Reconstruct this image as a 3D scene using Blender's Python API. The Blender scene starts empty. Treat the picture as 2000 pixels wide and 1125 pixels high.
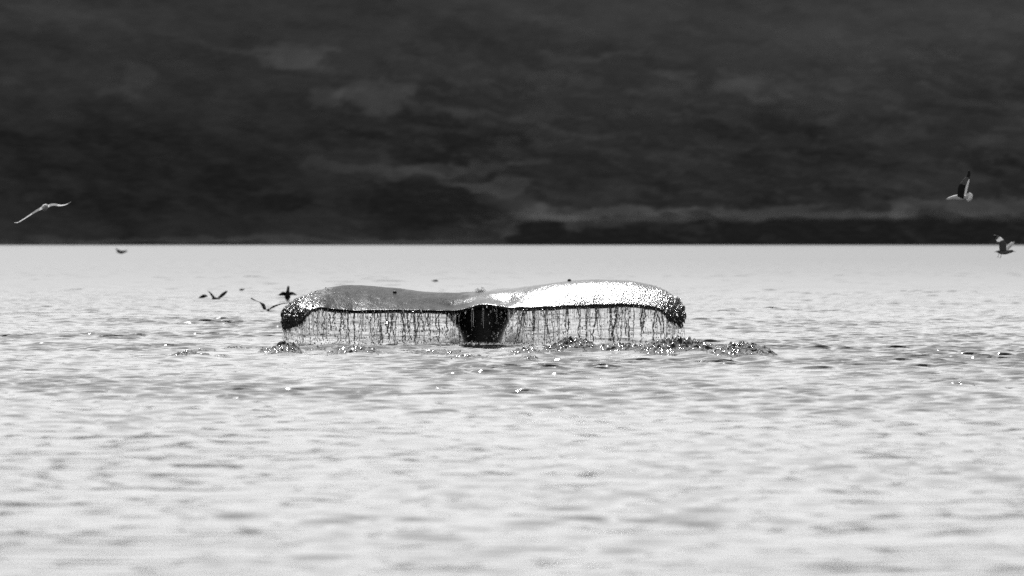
import bpy, bmesh, math, random
import numpy as np
from mathutils import Vector

random.seed(7)
rng = np.random.default_rng(7)
S = bpy.context.scene
COL = S.collection

# ------------------------------------------------------------------ camera
FPX = 22222.0            # focal length in photo pixels (400 mm on a 36 mm sensor, 2000 px wide)
HCAM = 1.3               # lens height above the sea
HOR = 467.0              # photo row of the true horizon
D = 140.0                # distance of the flukes
cam_d = bpy.data.cameras.new('camera')
cam = bpy.data.objects.new('camera', cam_d); COL.objects.link(cam)
cam_d.lens = 400.0; cam_d.sensor_width = 36.0
cam_d.clip_start = 1.0; cam_d.clip_end = 20000.0
cam.location = (0, 0, HCAM)
cam.rotation_euler = (math.pi / 2 - (562.5 - HOR) / FPX, 0, 0)
cam_d.dof.use_dof = True
cam_d.dof.focus_distance = 137.0
cam_d.dof.aperture_fstop = 8.5
S.camera = cam

# ------------------------------------------------------------------ light
SUN_EL, SUN_AZ = math.radians(46), math.radians(-8)     # azimuth from +Y, positive to the right
EXPOSURE = 0.1
world = bpy.data.worlds.new('World'); S.world = world; world.use_nodes = True
wn = world.node_tree.nodes; wl = world.node_tree.links; wn.clear()
sky = wn.new('ShaderNodeTexSky'); sky.sky_type = 'NISHITA'; sky.sun_disc = False
sky.sun_elevation = SUN_EL; sky.sun_rotation = SUN_AZ
sky.air_density = 1.0; sky.dust_density = 1.5; sky.ozone_density = 1.0
bw = wn.new('ShaderNodeRGBToBW')                          # black-and-white photograph
bg = wn.new('ShaderNodeBackground'); bg.inputs['Strength'].default_value = 0.12
wo = wn.new('ShaderNodeOutputWorld')
wl.new(sky.outputs[0], bw.inputs[0]); wl.new(bw.outputs[0], bg.inputs[0]); wl.new(bg.outputs[0], wo.inputs[0])
sun_d = bpy.data.lights.new('sun', 'SUN'); sun_d.energy = 4.0; sun_d.angle = math.radians(0.53)
sun_d.color = (1.0, 1.0, 1.0)
sun = bpy.data.objects.new('sun', sun_d); COL.objects.link(sun)
to_sun = Vector((math.sin(SUN_AZ) * math.cos(SUN_EL), math.cos(SUN_AZ) * math.cos(SUN_EL), math.sin(SUN_EL)))
sun.rotation_euler = to_sun.to_track_quat('Z', 'Y').to_euler()
sun.location = (-40, 100, 120)
vs = S.view_settings
vs.view_transform = 'Standard'; vs.look = 'None'; vs.exposure = EXPOSURE; vs.gamma = 1.0
vs.use_curve_mapping = False
S.cycles.use_denoising = False
S.cycles.max_bounces = 12; S.cycles.transmission_bounces = 10; S.cycles.transparent_max_bounces = 8
S.cycles.caustics_refractive = False; S.cycles.caustics_reflective = False
S.cycles.blur_glossy = 0.3

# ------------------------------------------------------------------ helpers
def at(px, py, d):
    """photo pixel at distance d -> point in the place"""
    return Vector(((px - 1000.0) / FPX * d, d, HCAM - (py - HOR) / FPX * d))

def hash2(ix, iy, seed):
    n = (ix.astype(np.int64) * 374761393 + iy.astype(np.int64) * 668265263 + seed * 1442695041) & 0x7fffffff
    n = ((n ^ (n >> 13)) * 1274126177) & 0x7fffffff
    n = n ^ (n >> 16)
    return (n & 0xffff) / 65535.0 * 2 - 1

def vnoise(x, y, seed=0):
    x = np.asarray(x, float); y = np.asarray(y, float)
    ix = np.floor(x); iy = np.floor(y); fx = x - ix; fy = y - iy
    fx = fx * fx * fx * (fx * (fx * 6 - 15) + 10); fy = fy * fy * fy * (fy * (fy * 6 - 15) + 10)
    a = hash2(ix, iy, seed); b = hash2(ix + 1, iy, seed); c = hash2(ix, iy + 1, seed); d = hash2(ix + 1, iy + 1, seed)
    return (a * (1 - fx) + b * fx) * (1 - fy) + (c * (1 - fx) + d * fx) * fy

def fbm(x, y, seed=0, oct=4):
    s = 0; a = 1.0; t = 0
    for o in range(oct):
        s = s + a * vnoise(x * 2 ** o + 17.3 * o, y * 2 ** o - 9.1 * o, seed + o); t += a; a *= 0.5
    return s / t

def sstep(a, b, x):
    t = np.clip((x - a) / (b - a), 0, 1); return t * t * (3 - 2 * t)

def grid_mesh(name, V, nr, nc, smooth=True):
    me = bpy.data.meshes.new(name)
    me.vertices.add(nr * nc); me.vertices.foreach_set('co', V.astype(np.float32).ravel())
    r = np.arange(nr - 1)[:, None] * nc + np.arange(nc - 1)[None, :]
    q = np.stack([r, r + 1, r + nc + 1, r + nc], -1).reshape(-1, 4)
    n = len(q)
    me.loops.add(n * 4); me.polygons.add(n)
    me.loops.foreach_set('vertex_index', q.astype(np.int32).ravel())
    me.polygons.foreach_set('loop_start', np.arange(0, n * 4, 4, dtype=np.int32))
    me.update(calc_edges=True)
    if smooth: me.shade_smooth()
    return me

def tri_mesh(name, V, F, smooth=True):
    me = bpy.data.meshes.new(name)
    V = np.asarray(V, np.float32); F = np.asarray(F, np.int32); k = F.shape[1]; n = len(F)
    me.vertices.add(len(V)); me.vertices.foreach_set('co', V.ravel())
    me.loops.add(n * k); me.polygons.add(n)
    me.loops.foreach_set('vertex_index', F.ravel())
    me.polygons.foreach_set('loop_start', np.arange(0, n * k, k, dtype=np.int32))
    me.update(calc_edges=True)
    if smooth: me.shade_smooth()
    return me

def link(name, me, mat=None, parent=None):
    o = bpy.data.objects.new(name, me); COL.objects.link(o)
    if mat is not None: me.materials.append(mat)
    if parent: o.parent = parent
    return o

def tag(o, label=None, cat=None, group=None, kind=None):
    if label: o['label'] = label
    if cat: o['category'] = cat
    if group: o['group'] = group
    if kind: o['kind'] = kind
    return o

def new_mat(name):
    m = bpy.data.materials.new(name); m.use_nodes = True
    nt = m.node_tree; p = nt.nodes['Principled BSDF']
    return m, nt, p

def grey(v): return (v, v, v, 1.0)

# ------------------------------------------------------------------ materials
def mat_sea():
    m, nt, p = new_mat('sea_water')
    p.inputs['Base Color'].default_value = grey(0.022)
    p.inputs['IOR'].default_value = 1.333
    geo = nt.nodes.new('ShaderNodeNewGeometry')
    sx = nt.nodes.new('ShaderNodeSeparateXYZ'); nt.links.new(geo.outputs['Position'], sx.inputs[0])
    mr = nt.nodes.new('ShaderNodeMapRange')           # unresolved ripples widen the gloss with distance
    mr.inputs['From Min'].default_value = 170; mr.inputs['From Max'].default_value = 700
    mr.inputs['To Min'].default_value = 0.07; mr.inputs['To Max'].default_value = 0.44
    nt.links.new(sx.outputs['Y'], mr.inputs['Value'])
    nt.links.new(mr.outputs[0], p.inputs['Roughness'])
    mp = nt.nodes.new('ShaderNodeMapping'); mp.inputs['Scale'].default_value = (2.2, 4.5, 1)
    nt.links.new(geo.outputs['Position'], mp.inputs[0])
    nz = nt.nodes.new('ShaderNodeTexNoise'); nz.inputs['Scale'].default_value = 1.0; nz.inputs['Detail'].default_value = 3
    nt.links.new(mp.outputs[0], nz.inputs['Vector'])
    bp = nt.nodes.new('ShaderNodeBump'); bp.inputs['Strength'].default_value = 0.07; bp.inputs['Distance'].default_value = 0.05
    nt.links.new(nz.outputs[0], bp.inputs['Height']); nt.links.new(bp.outputs[0], p.inputs['Normal'])
    return m

def mat_hill():
    m, nt, p = new_mat('hillside_ground')
    at_ = nt.nodes.new('ShaderNodeAttribute'); at_.attribute_name = 'cover'
    geo = nt.nodes.new('ShaderNodeNewGeometry')
    mp = nt.nodes.new('ShaderNodeMapping'); mp.inputs['Scale'].default_value = (0.35, 0.5, 1.3)
    nt.links.new(geo.outputs['Position'], mp.inputs[0])
    nz = nt.nodes.new('ShaderNodeTexNoise'); nz.inputs['Scale'].default_value = 1.0; nz.inputs['Detail'].default_value = 5
    nt.links.new(mp.outputs[0], nz.inputs['Vector'])
    ad = nt.nodes.new('ShaderNodeMath'); ad.operation = 'MULTIPLY_ADD'
    nt.links.new(nz.outputs[0], ad.inputs[0]); ad.inputs[1].default_value = 0.25; 
    nt.links.new(at_.outputs['Fac'], ad.inputs[2])
    cr = nt.nodes.new('ShaderNodeMapRange')
    cr.inputs['From Min'].default_value = 0.1; cr.inputs['From Max'].default_value = 1.1
    cr.inputs['To Min'].default_value = 0.041; cr.inputs['To Max'].default_value = 0.275
    nt.links.new(ad.outputs[0], cr.inputs['Value'])
    nt.links.new(cr.outputs[0], p.inputs['Base Color'])
    p.inputs['Roughness'].default_value = 0.95
    p.inputs['Specular IOR Level'].default_value = 0.1
    return m

def mat_whale():
    m, nt, p = new_mat('wet_whale_skin')
    geo = nt.nodes.new('ShaderNodeNewGeometry')
    p.inputs['IOR'].default_value = 1.4
    n1 = nt.nodes.new('ShaderNodeTexNoise'); n1.inputs['Scale'].default_value = 5.0; n1.inputs['Detail'].default_value = 4
    nt.links.new(geo.outputs['Position'], n1.inputs['Vector'])
    c = nt.nodes.new('ShaderNodeMapRange'); c.inputs['To Min'].default_value = 0.006; c.inputs['To Max'].default_value = 0.02
    nt.links.new(n1.outputs[0], c.inputs['Value']); nt.links.new(c.outputs[0], p.inputs['Base Color'])
    p.inputs['Roughness'].default_value = 0.2
    mp = nt.nodes.new('ShaderNodeMapping'); mp.inputs['Scale'].default_value = (44, 15, 44)
    nt.links.new(geo.outputs['Position'], mp.inputs[0])
    n2 = nt.nodes.new('ShaderNodeTexNoise'); n2.inputs['Scale'].default_value = 1.0; n2.inputs['Detail'].default_value = 4
    nt.links.new(mp.outputs[0], n2.inputs['Vector'])
    n3 = nt.nodes.new('ShaderNodeTexVoronoi'); n3.inputs['Scale'].default_value = 1.3
    nt.links.new(mp.outputs[0], n3.inputs['Vector'])
    ad = nt.nodes.new('ShaderNodeMath'); ad.operation = 'SUBTRACT'
    nt.links.new(n2.outputs[0], ad.inputs[0]); nt.links.new(n3.outputs[0], ad.inputs[1])
    # sun sheen put into gloss and bump by lobe; inner left lobe dimmed
    sx = nt.nodes.new('ShaderNodeSeparateXYZ'); nt.links.new(geo.outputs['Position'], sx.inputs[0])
    ra = nt.nodes.new('ShaderNodeValToRGB')
    xm = nt.nodes.new('ShaderNodeMapRange'); xm.inputs['From Min'].default_value = -2.9; xm.inputs['From Max'].default_value = 2.2
    wob = nt.nodes.new('ShaderNodeMath'); wob.operation = 'MULTIPLY_ADD'; wob.inputs[1].default_value = 0.5
    nt.links.new(n1.outputs[0], wob.inputs[0]); nt.links.new(sx.outputs['X'], wob.inputs[2])
    nt.links.new(wob.outputs[0], xm.inputs['Value']); nt.links.new(xm.outputs[0], ra.inputs[0])
    e = ra.color_ramp.elements
    e[0].position = 0.0; e[0].color = grey(0.9); e[1].position = 1.0; e[1].color = grey(0.7)
    for pos, v in ((0.1, 0.7), (0.14, 0.35), (0.17, 0.2), (0.5, 0.2), (0.6, 0.3), (0.85, 0.34), (0.93, 0.5)):
        q = e.new(pos); q.color = grey(v)
    rr = nt.nodes.new('ShaderNodeMapRange'); rr.inputs['From Min'].default_value = 0.2; rr.inputs['From Max'].default_value = 0.3
    rr.inputs['To Min'].default_value = 0.24; rr.inputs['To Max'].default_value = 0.2
    nt.links.new(ra.outputs[0], rr.inputs['Value']); nt.links.new(rr.outputs[0], p.inputs['Roughness'])
    rs = nt.nodes.new('ShaderNodeMapRange'); rs.inputs['From Min'].default_value = 0.2; rs.inputs['From Max'].default_value = 0.3
    rs.inputs['To Min'].default_value = 0.05; rs.inputs['To Max'].default_value = 0.6
    nt.links.new(ra.outputs[0], rs.inputs['Value'])
    n5 = nt.nodes.new('ShaderNodeTexNoise'); n5.inputs['Scale'].default_value = 14.0; n5.inputs['Detail'].default_value = 6; n5.inputs['Roughness'].default_value = 0.7
    nt.links.new(geo.outputs['Position'], n5.inputs['Vector'])
    mo = nt.nodes.new('ShaderNodeMapRange'); mo.inputs['From Min'].default_value = 0.35; mo.inputs['From Max'].default_value = 0.65
    mo.inputs['To Min'].default_value = 0.55; mo.inputs['To Max'].default_value = 1.15
    nt.links.new(n5.outputs[0], mo.inputs['Value'])
    ms = nt.nodes.new('ShaderNodeMath'); ms.operation = 'MULTIPLY'          # random mottle in the gloss
    nt.links.new(rs.outputs[0], ms.inputs[0]); nt.links.new(mo.outputs[0], ms.inputs[1]); nt.links.new(ms.outputs[0], p.inputs['Specular IOR Level'])
    bp = nt.nodes.new('ShaderNodeBump'); bp.inputs['Distance'].default_value = 0.012
    nt.links.new(ra.outputs[0], bp.inputs['Strength'])
    # fine wrinkles and rake scars of the skin
    mp2 = nt.nodes.new('ShaderNodeMapping'); mp2.inputs['Rotation'].default_value = (0, 0, 0.6); mp2.inputs['Scale'].default_value = (26, 5, 20)
    nt.links.new(geo.outputs['Position'], mp2.inputs[0])
    n4 = nt.nodes.new('ShaderNodeTexNoise'); n4.inputs['Scale'].default_value = 1.0; n4.inputs['Detail'].default_value = 5; n4.inputs['Roughness'].default_value = 0.65
    nt.links.new(mp2.outputs[0], n4.inputs['Vector'])
    bp2 = nt.nodes.new('ShaderNodeBump'); bp2.inputs['Strength'].default_value = 0.26; bp2.inputs['Distance'].default_value = 0.02
    nt.links.new(n4.outputs[0], bp2.inputs['Height']); nt.links.new(bp2.outputs[0], bp.inputs['Normal'])
    nt.links.new(ad.outputs[0], bp.inputs['Height']); nt.links.new(bp.outputs[0], p.inputs['Normal'])
    return m

def mat_plain(name, v, rough=0.7, var=0.25, scale=30.0, spec=0.3):
    m, nt, p = new_mat(name)
    tc = nt.nodes.new('ShaderNodeTexCoord')
    nz = nt.nodes.new('ShaderNodeTexNoise'); nz.inputs['Scale'].default_value = scale; nz.inputs['Detail'].default_value = 3
    nt.links.new(tc.outputs['Object'], nz.inputs['Vector'])
    c = nt.nodes.new('ShaderNodeMapRange'); c.inputs['To Min'].default_value = v * (1 - var); c.inputs['To Max'].default_value = min(1, v * (1 + var))
    nt.links.new(nz.outputs[0], c.inputs['Value']); nt.links.new(c.outputs[0], p.inputs['Base Color'])
    p.inputs['Roughness'].default_value = rough; p.inputs['Specular IOR Level'].default_value = spec
    return m

def mat_drop():
    m, nt, p = new_mat('falling_water')
    p.inputs['Base Color'].default_value = grey(0.92)
    p.inputs['Roughness'].default_value = 0.03; p.inputs['IOR'].default_value = 1.333
    p.inputs['Transmission Weight'].default_value = 1.0
    return m

M_SEA, M_HILL, M_WHALE, M_DROP = mat_sea(), mat_hill(), mat_whale(), mat_drop()
def thin_feather(m, v, w):
    nt = m.node_tree; p = nt.nodes['Principled BSDF']; out = nt.nodes['Material Output']
    t = nt.nodes.new('ShaderNodeBsdfTranslucent'); t.inputs[0].default_value = grey(v)
    mx = nt.nodes.new('ShaderNodeMixShader'); mx.inputs[0].default_value = w
    nt.links.new(p.outputs[0], mx.inputs[1]); nt.links.new(t.outputs[0], mx.inputs[2]); nt.links.new(mx.outputs[0], out.inputs[0])
    return m
M_WHITE = thin_feather(mat_plain('white_feather', 0.85, 0.8, 0.05), 0.9, 0.5)
M_GREY = thin_feather(mat_plain('grey_feather', 0.22, 0.8, 0.15), 0.15, 0.2)
M_BLACK = mat_plain('black_feather', 0.015, 0.6, 0.3)
M_DARK = mat_plain('dark_brown_feather', 0.03, 0.7, 0.4)
def mat_darkwater():
    m, nt, p = new_mat('churned_water')
    p.inputs['Base Color'].default_value = grey(0.02); p.inputs['IOR'].default_value = 1.333; p.inputs['Roughness'].default_value = 0.06
    return m
M_DARKW = mat_darkwater()
def mat_rope():
    m, nt, p = new_mat('darkened_falling_water')
    p.inputs['Base Color'].default_value = grey(0.25); p.inputs['IOR'].default_value = 1.333; p.inputs['Roughness'].default_value = 0.05  # backlit darkness of the strands put into the grey base
    p.inputs['Transmission Weight'].default_value = 0.6
    return m
M_ROPE = mat_rope()
M_BILL = mat_plain('bill_horn', 0.25, 0.4, 0.2)
M_FOAM_SPARKLE = thin_feather(mat_plain('white_foam_sparkle', 0.92, 0.6, 0.04), 0.95, 0.62)  # foam, and the painted sparkle of white drops

# ------------------------------------------------------------------ the sea
def build_rows():
    rows = [-400, -150, -50, 0, 15, 25, 32]
    d = 38.0
    while d < 2700:
        rows.append(d)
        k = 0.0013 if d < 60 else 0.0009 if d < 95 else 0.00075 if d < 190 else 0.00095 if d < 300 else 0.002 if d < 450 else 0.0026 if d < 800 else 0.009
        d *= 1 + k
    rows += [3200, 5000, 9000]
    return np.array(rows)

MED_SLOPE, CHOP = 0.0042, 0.0148
rows = build_rows()
NC = 344
core = np.linspace(-1, 1, NC)
NO = 32
def col_x(d):
    w = 0.0475 * max(d, 30) + 1.2
    step = 2 * w / (NC - 1) * 1.2 ** np.arange(1, NO - 2)
    side = w + np.concatenate([np.cumsum(step), step.sum() + np.array([120, 700, 3000])])
    return np.concatenate([-side[::-1], core * w, side])
ncol = NC + 2 * NO
X = np.stack([col_x(d) for d in rows]); Y = np.repeat(rows[:, None], ncol, 1)
dx = np.gradient(X, axis=1); dy = np.abs(np.gradient(Y, axis=0))
Z = np.zeros_like(X); OX = np.zeros_like(X); OY = np.zeros_like(X)
env = np.clip(0.8 + 0.7 * fbm(X / 6.0, Y / 16.0, 5, 3), 0.15, 2)
envs = np.clip(0.8 + 0.8 * fbm(X / 2.6 + 40, Y / 8.0, 11, 3), 0.1, 1.8)
envs = envs * (0.42 + 0.58 * sstep(58, 118, Y))             # calmer water near the boat
H = np.zeros_like(X)                                      # short-crested chop
NS_, NM_ = 64, 36
for i in range(NS_ + NM_):
    if i < NS_:
        lx = math.exp(rng.uniform(math.log(0.4), math.log(2.4))); ly = math.exp(rng.uniform(math.log(0.4), math.log(1.0)))
        kx, ky = rng.choice([-1, 1]) * 2 * math.pi / lx, 2 * math.pi / ly
        k = math.hypot(kx, ky); L = 2 * math.pi / k
    else:
        L = math.exp(rng.uniform(math.log(1.4), math.log(8.0)))
        th = rng.normal(0.1, 0.5); k = 2 * math.pi / L
        kx, ky = k * math.sin(th), k * math.cos(th)
        lx = 2 * math.pi / max(abs(kx), 1e-6); ly = 2 * math.pi / max(abs(ky), 1e-6)
    f = sstep(2.0, 4.0, lx / dx) * sstep(2.0, 4.0, ly / dy)
    ph = kx * X + ky * Y + rng.uniform(0, 6.283)
    if i < NS_:
        H += f * math.sqrt(2.0 / NS_) * np.cos(ph)
        A = CHOP * 0.1 * f * envs
    else:
        A = MED_SLOPE * (0.65 + 0.35 * sstep(60, 120, Y)) / k * (2.0 / L) ** 0.8 * f * env * (1 + 0.7 * sstep(190, 420, Y))
        Z += A * np.cos(ph)
    s = -0.8 * A * np.sin(ph)
    OX += s * (kx / k); OY += s * (ky / k)
chop = np.log1p(np.exp(4.5 * (H - 0.15))) / 4.5
chop = CHOP * np.clip(envs, 0.3, 1.5) * 1.25 * chop / (1 + 0.3 * chop)
Z += chop - 0.3 * CHOP
OY -= 2.95 * chop * sstep(380, 260, Y)                     # little crests lean towards the lens, steep in front
H2 = np.zeros_like(X)                                     # broader chop that still reads far out
for i in range(30):
    lx = math.exp(rng.uniform(math.log(0.9), math.log(4.5))); ly = math.exp(rng.uniform(math.log(2.6), math.log(7.0)))
    f = sstep(2.0, 3.5, lx / dx) * sstep(2.0, 3.5, ly / dy)
    H2 += f * math.sqrt(2.0 / 30) * np.cos(rng.choice([-1, 1]) * 2 * math.pi / lx * X + 2 * math.pi / ly * Y + rng.uniform(0, 6.283))
far_chop = 0.021 * env * (0.45 + 0.55 * sstep(120, 240, Y) + 0.9 * sstep(240, 480, Y)) * sstep(75, 120, Y) * np.log1p(np.exp(4 * (H2 - 0.45))) / 4
far_chop = far_chop / (1 + 18 * far_chop)
Z += far_chop; OY -= 15.0 * far_chop
# low mounds of churned water where the tail stirred the surface: (px, py of foot, half-width px, half-depth m, height m)
MOUNDS = [(560, 692, 34, 1.2, 0.05), (690, 694, 60, 1.5, 0.04), (1120, 692, 75, 1.6, 0.06), (1300, 694, 110, 2.0, 0.06),
          (1385, 698, 60, 2.0, 0.06), (1480, 700, 45, 1.8, 0.05), (370, 702, 60, 1.4, 0.05), (1030, 698, 50, 1.2, 0.05)]
def mound_xy(px, py):
    d = HCAM * FPX / (py - HOR)
    return (px - 1000) / FPX * d, d
def mound_z(x, y):
    z = 0 * x
    for px, py, hw, hd, h in MOUNDS:
        mx, my = mound_xy(px, py)
        z = z + h * np.exp(-((x - mx) / (hw / FPX * my)) ** 2 - ((y - my) / hd) ** 2)
    return z
Z += mound_z(X, Y)
V = np.stack([X + OX, Y + OY, Z], -1)
sea_Z = Z
sea = link('sea', grid_mesh('sea', V, len(rows), ncol), M_SEA)
tag(sea, kind='structure')

# ------------------------------------------------------------------ the hillside across the water
SHORE = 2500.0
def build_hill():
    xs = np.concatenate([np.linspace(-1500, -160, 30)[:-1], np.linspace(-160, 160, 460), np.linspace(160, 1500, 30)[1:]])
    ts = np.concatenate([np.linspace(-3, 22, 70)[:-1], np.linspace(22, 85, 130)[:-1], np.linspace(85, 260, 20)])
    Xg, Tg = np.meshgrid(xs, ts)
    right = sstep(-22, 6, Xg + 3 * vnoise(Xg / 9, Xg * 0 + 2.2, 3))
    # left: low beach then a slope; right: a bluff with a narrow terrace on top
    zl = np.where(Tg < 4, Tg * 0.2, 0.8 + np.maximum(Tg - 4, 0) * 1.25)
    bh = 5.6 + 0.5 * vnoise(Xg / 14, Xg * 0, 8)
    zr = np.where(Tg < 0, 0.2 * Tg, np.where(Tg < 4.2, Tg / 4.2 * bh, bh + np.where(Tg < 9, (Tg - 4.2) * 0.32, 4.8 * 0.32 + (Tg - 9) * 1.25)))
    z = zl * (1 - right) + zr * right
    crest = 78 + 9 * fbm(Xg / 160, Xg * 0 + 5, 21, 3)
    z = np.where(z > crest, crest + (z - crest) * 0.06, z)
    rough = sstep(5, 25, Tg)
    z += rough * (2.6 * fbm(Xg / 30 + Tg / 40, Tg / 22, 31, 4) + 0.8 * fbm(Xg / 6, Tg / 5, 41, 3))
    z += (1 - rough) * 0.25 * fbm(Xg / 3, Tg / 2, 47, 2) * sstep(0.5, 3, Tg)
    z -= 6 * np.exp(-((Xg + 12 - 0.5 * (Tg - 12)) / 10) ** 2) * sstep(8, 30, Tg) * (1 - sstep(40, 60, Tg))
    z = np.maximum(z, -2)
    V = np.stack([Xg, SHORE + Tg, z], -1)
    me = grid_mesh('hillside', V, len(ts), len(xs))
    # ground cover: 0 dark scrub .. 1 pale grass, in photo-pixel-sized patches with ragged borders
    dist = SHORE + Tg
    px = 1000 + Xg / dist * FPX; py = HOR + (HCAM - z) / dist * FPX
    wx = px + 30 * fbm(px / 60, py / 30, 51, 4); wy = py + 16 * fbm(px / 55, py / 22, 61, 4)
    sl = wy - 0.16 * wx                                   # gullies and grass run down to the right
    cov = 0.17 + 0.17 * fbm(wx / 230, sl / 75, 71, 4) + 0.13 * fbm(wx / 62, sl / 22, 75, 4)
    cov += 0.08 * sstep(0.12, 0.3, fbm(wx / 110, sl / 26, 81, 4)) * sstep(500, 1100, px)
    cov += 0.13 * sstep(0.12, 0.42, fbm(wx / 50, sl / 10, 88, 3)) * sstep(450, 800, px) * sstep(40, 120, py)
    cov += 0.3 * sstep(330, 0, py) * sstep(-0.2, 1, 0.3 + px / 3000)
    cov -= 0.13 * np.exp(-((px - 350) / 420) ** 2 - ((py - 330) / 110) ** 2)
    rg = 0.95 * fbm(wx / 46, sl / 13, 85, 5)
    for ex, ey, rx, ry, s in [(575, 105, 65, 22, .38), (640, 185, 38, 22, .34), (745, 190, 75, 34, .42), (880, 220, 70, 7, .2), (270, 150, 32, 35, .17),
                              (225, 185, 50, 9, .16), (15, 160, 45, 8, .18), (880, 330, 130, 13, .3), (960, 365, 60, 20, .26), (1040, 318, 45, 10, .22),
                              (1190, 412, 170, 11, .42), (1520, 414, 240, 10, .4), (1890, 405, 160, 17, .42), (1060, 420, 70, 10, .3), (1120, 442, 18, 10, .3),
                              (1240, 432, 100, 8, .2), (1440, 165, 50, 16, .28), (1300, 145, 45, 6, .22), (1170, 112, 90, 7, .2), (930, 160, 55, 8, .2), (860, 255, 70, 8, .2), (1050, 230, 60, 8, .16),
                              (480, 470, 500, 6.5, .3), (1930, 270, 50, 16, .2), (530, 372, 40, 7, .12), (70, 385, 24, 7, .12), (120, 35, 140, 26, .1), (1800, 60, 260, 60, .08)]:
        q = ((wx - ex) / rx) ** 2 + ((wy - ey) / ry) ** 2
        cov += 0.95 * s * sstep(1.5, 0.3, q + rg)
    def streak(pts, w, k):
        d2 = np.full(px.shape, 1e9)
        for (xa, ya), (xb, yb) in zip(pts, pts[1:]):
            t = np.clip(((wx - xa) * (xb - xa) + (wy - ya) * (yb - ya)) / ((xb - xa) ** 2 + (yb - ya) ** 2), 0, 1)
            d2 = np.minimum(d2, (wx - xa - t * (xb - xa)) ** 2 + (wy - ya - t * (yb - ya)) ** 2)
        return k * sstep(1.2, 0.2, np.sqrt(d2) / w + 0.5 * rg)
    cov += streak([(600, 318), (720, 332), (860, 342), (950, 372), (1010, 402), (1110, 424)], 15, 0.22)
    cov += streak([(1060, 424), (1120, 432), (1104, 456)], 7, 0.18)
    cov += streak([(980, 472), (1000, 440), (1040, 424)], 6, 0.16)
    cov += streak([(400, 85), (470, 100), (560, 120), (640, 132)], 8, 0.16)
    cov += streak([(840, 205), (960, 222), (1080, 250), (1200, 268)], 7, 0.14)
    cov -= 0.3 * np.exp(-((px - 800) / 130) ** 2 - ((py - 405) / 38) ** 2)
    cov -= 0.3 * sstep(-6, 30, wx - 975 - (476 - wy) * 0.75) * sstep(422, 442, wy)
    a = me.attributes.new('cover', 'FLOAT', 'POINT')
    a.data.foreach_set('value', np.clip(cov, 0, 1).astype(np.float32).ravel())
    return tag(link('hillside', me, M_HILL), kind='structure')
build_hill()

# ------------------------------------------------------------------ the whale's tail
# stations along the span: crest (px,py), trailing edge (px,py), crest depth, trailing depth behind D
ST = [((546, 630), (553, 641), -.16, -.22), ((548, 612), (571, 636), -.08, -.24), ((556, 599), (590, 626), 0.02, -.24),
      ((571, 589), (602, 611), .15, -.2), ((589, 579), (611, 604), .34, -.14), ((612, 570), (624, 601), .75, -.08), ((642, 561), (646, 603), 1.1, -.03),
      ((692, 556), (690, 606), 1.32, .0), ((760, 561), (755, 605), 1.35, .0), ((820, 568), (820, 605), 1.35, .0), ((880, 572), (878, 607), 1.35, .03),
      ((915, 570), (912, 602), 1.3, .1), ((943, 568), (943, 594), 1.3, .26), ((968, 566), (972, 597), 1.25, .14), ((1010, 562), (1015, 601), 1.1, .05),
      ((1060, 555), (1063, 600), .92, .0), ((1120, 547), (1120, 597), .88, .0), ((1180, 546), (1180, 596), .85, .0), ((1230, 548), (1226, 595), .8, -.02),
      ((1270, 555), (1262, 597), .75, -.05), ((1298, 566), (1285, 602), .5, -.1), ((1320, 580), (1297, 611), .28, -.14), ((1334, 595), (1303, 621), .1, -.18),
      ((1340, 612), (1318, 628), -.04, -.2), ((1337, 631), (1332, 637), -.16, -.2)]
NS, NP_ = 140, 44
def catmull(P, n):
    P = np.asarray(P, float); m = len(P)
    Q = np.vstack([2 * P[0] - P[1], P, 2 * P[-1] - P[-2]])
    out = []
    for u in np.linspace(0, m - 1 - 1e-9, n):
        i = int(u); t = u - i
        a, b, c, d = Q[i:i + 4]
        out.append(0.5 * (2 * b + (c - a) * t + (2 * a - 5 * b + 4 * c - d) * t * t + (3 * b - a - 3 * c + d) * t ** 3))
    return np.array(out)
Lp = np.array([list(at(l[0], l[1], D + dl)) for l, t, dl, dt in ST])
Tp = np.array([list(at(t[0], t[1], D + dt)) for l, t, dl, dt in ST])
LS, TS = catmull(Lp, NS), catmull(Tp, NS)

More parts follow.
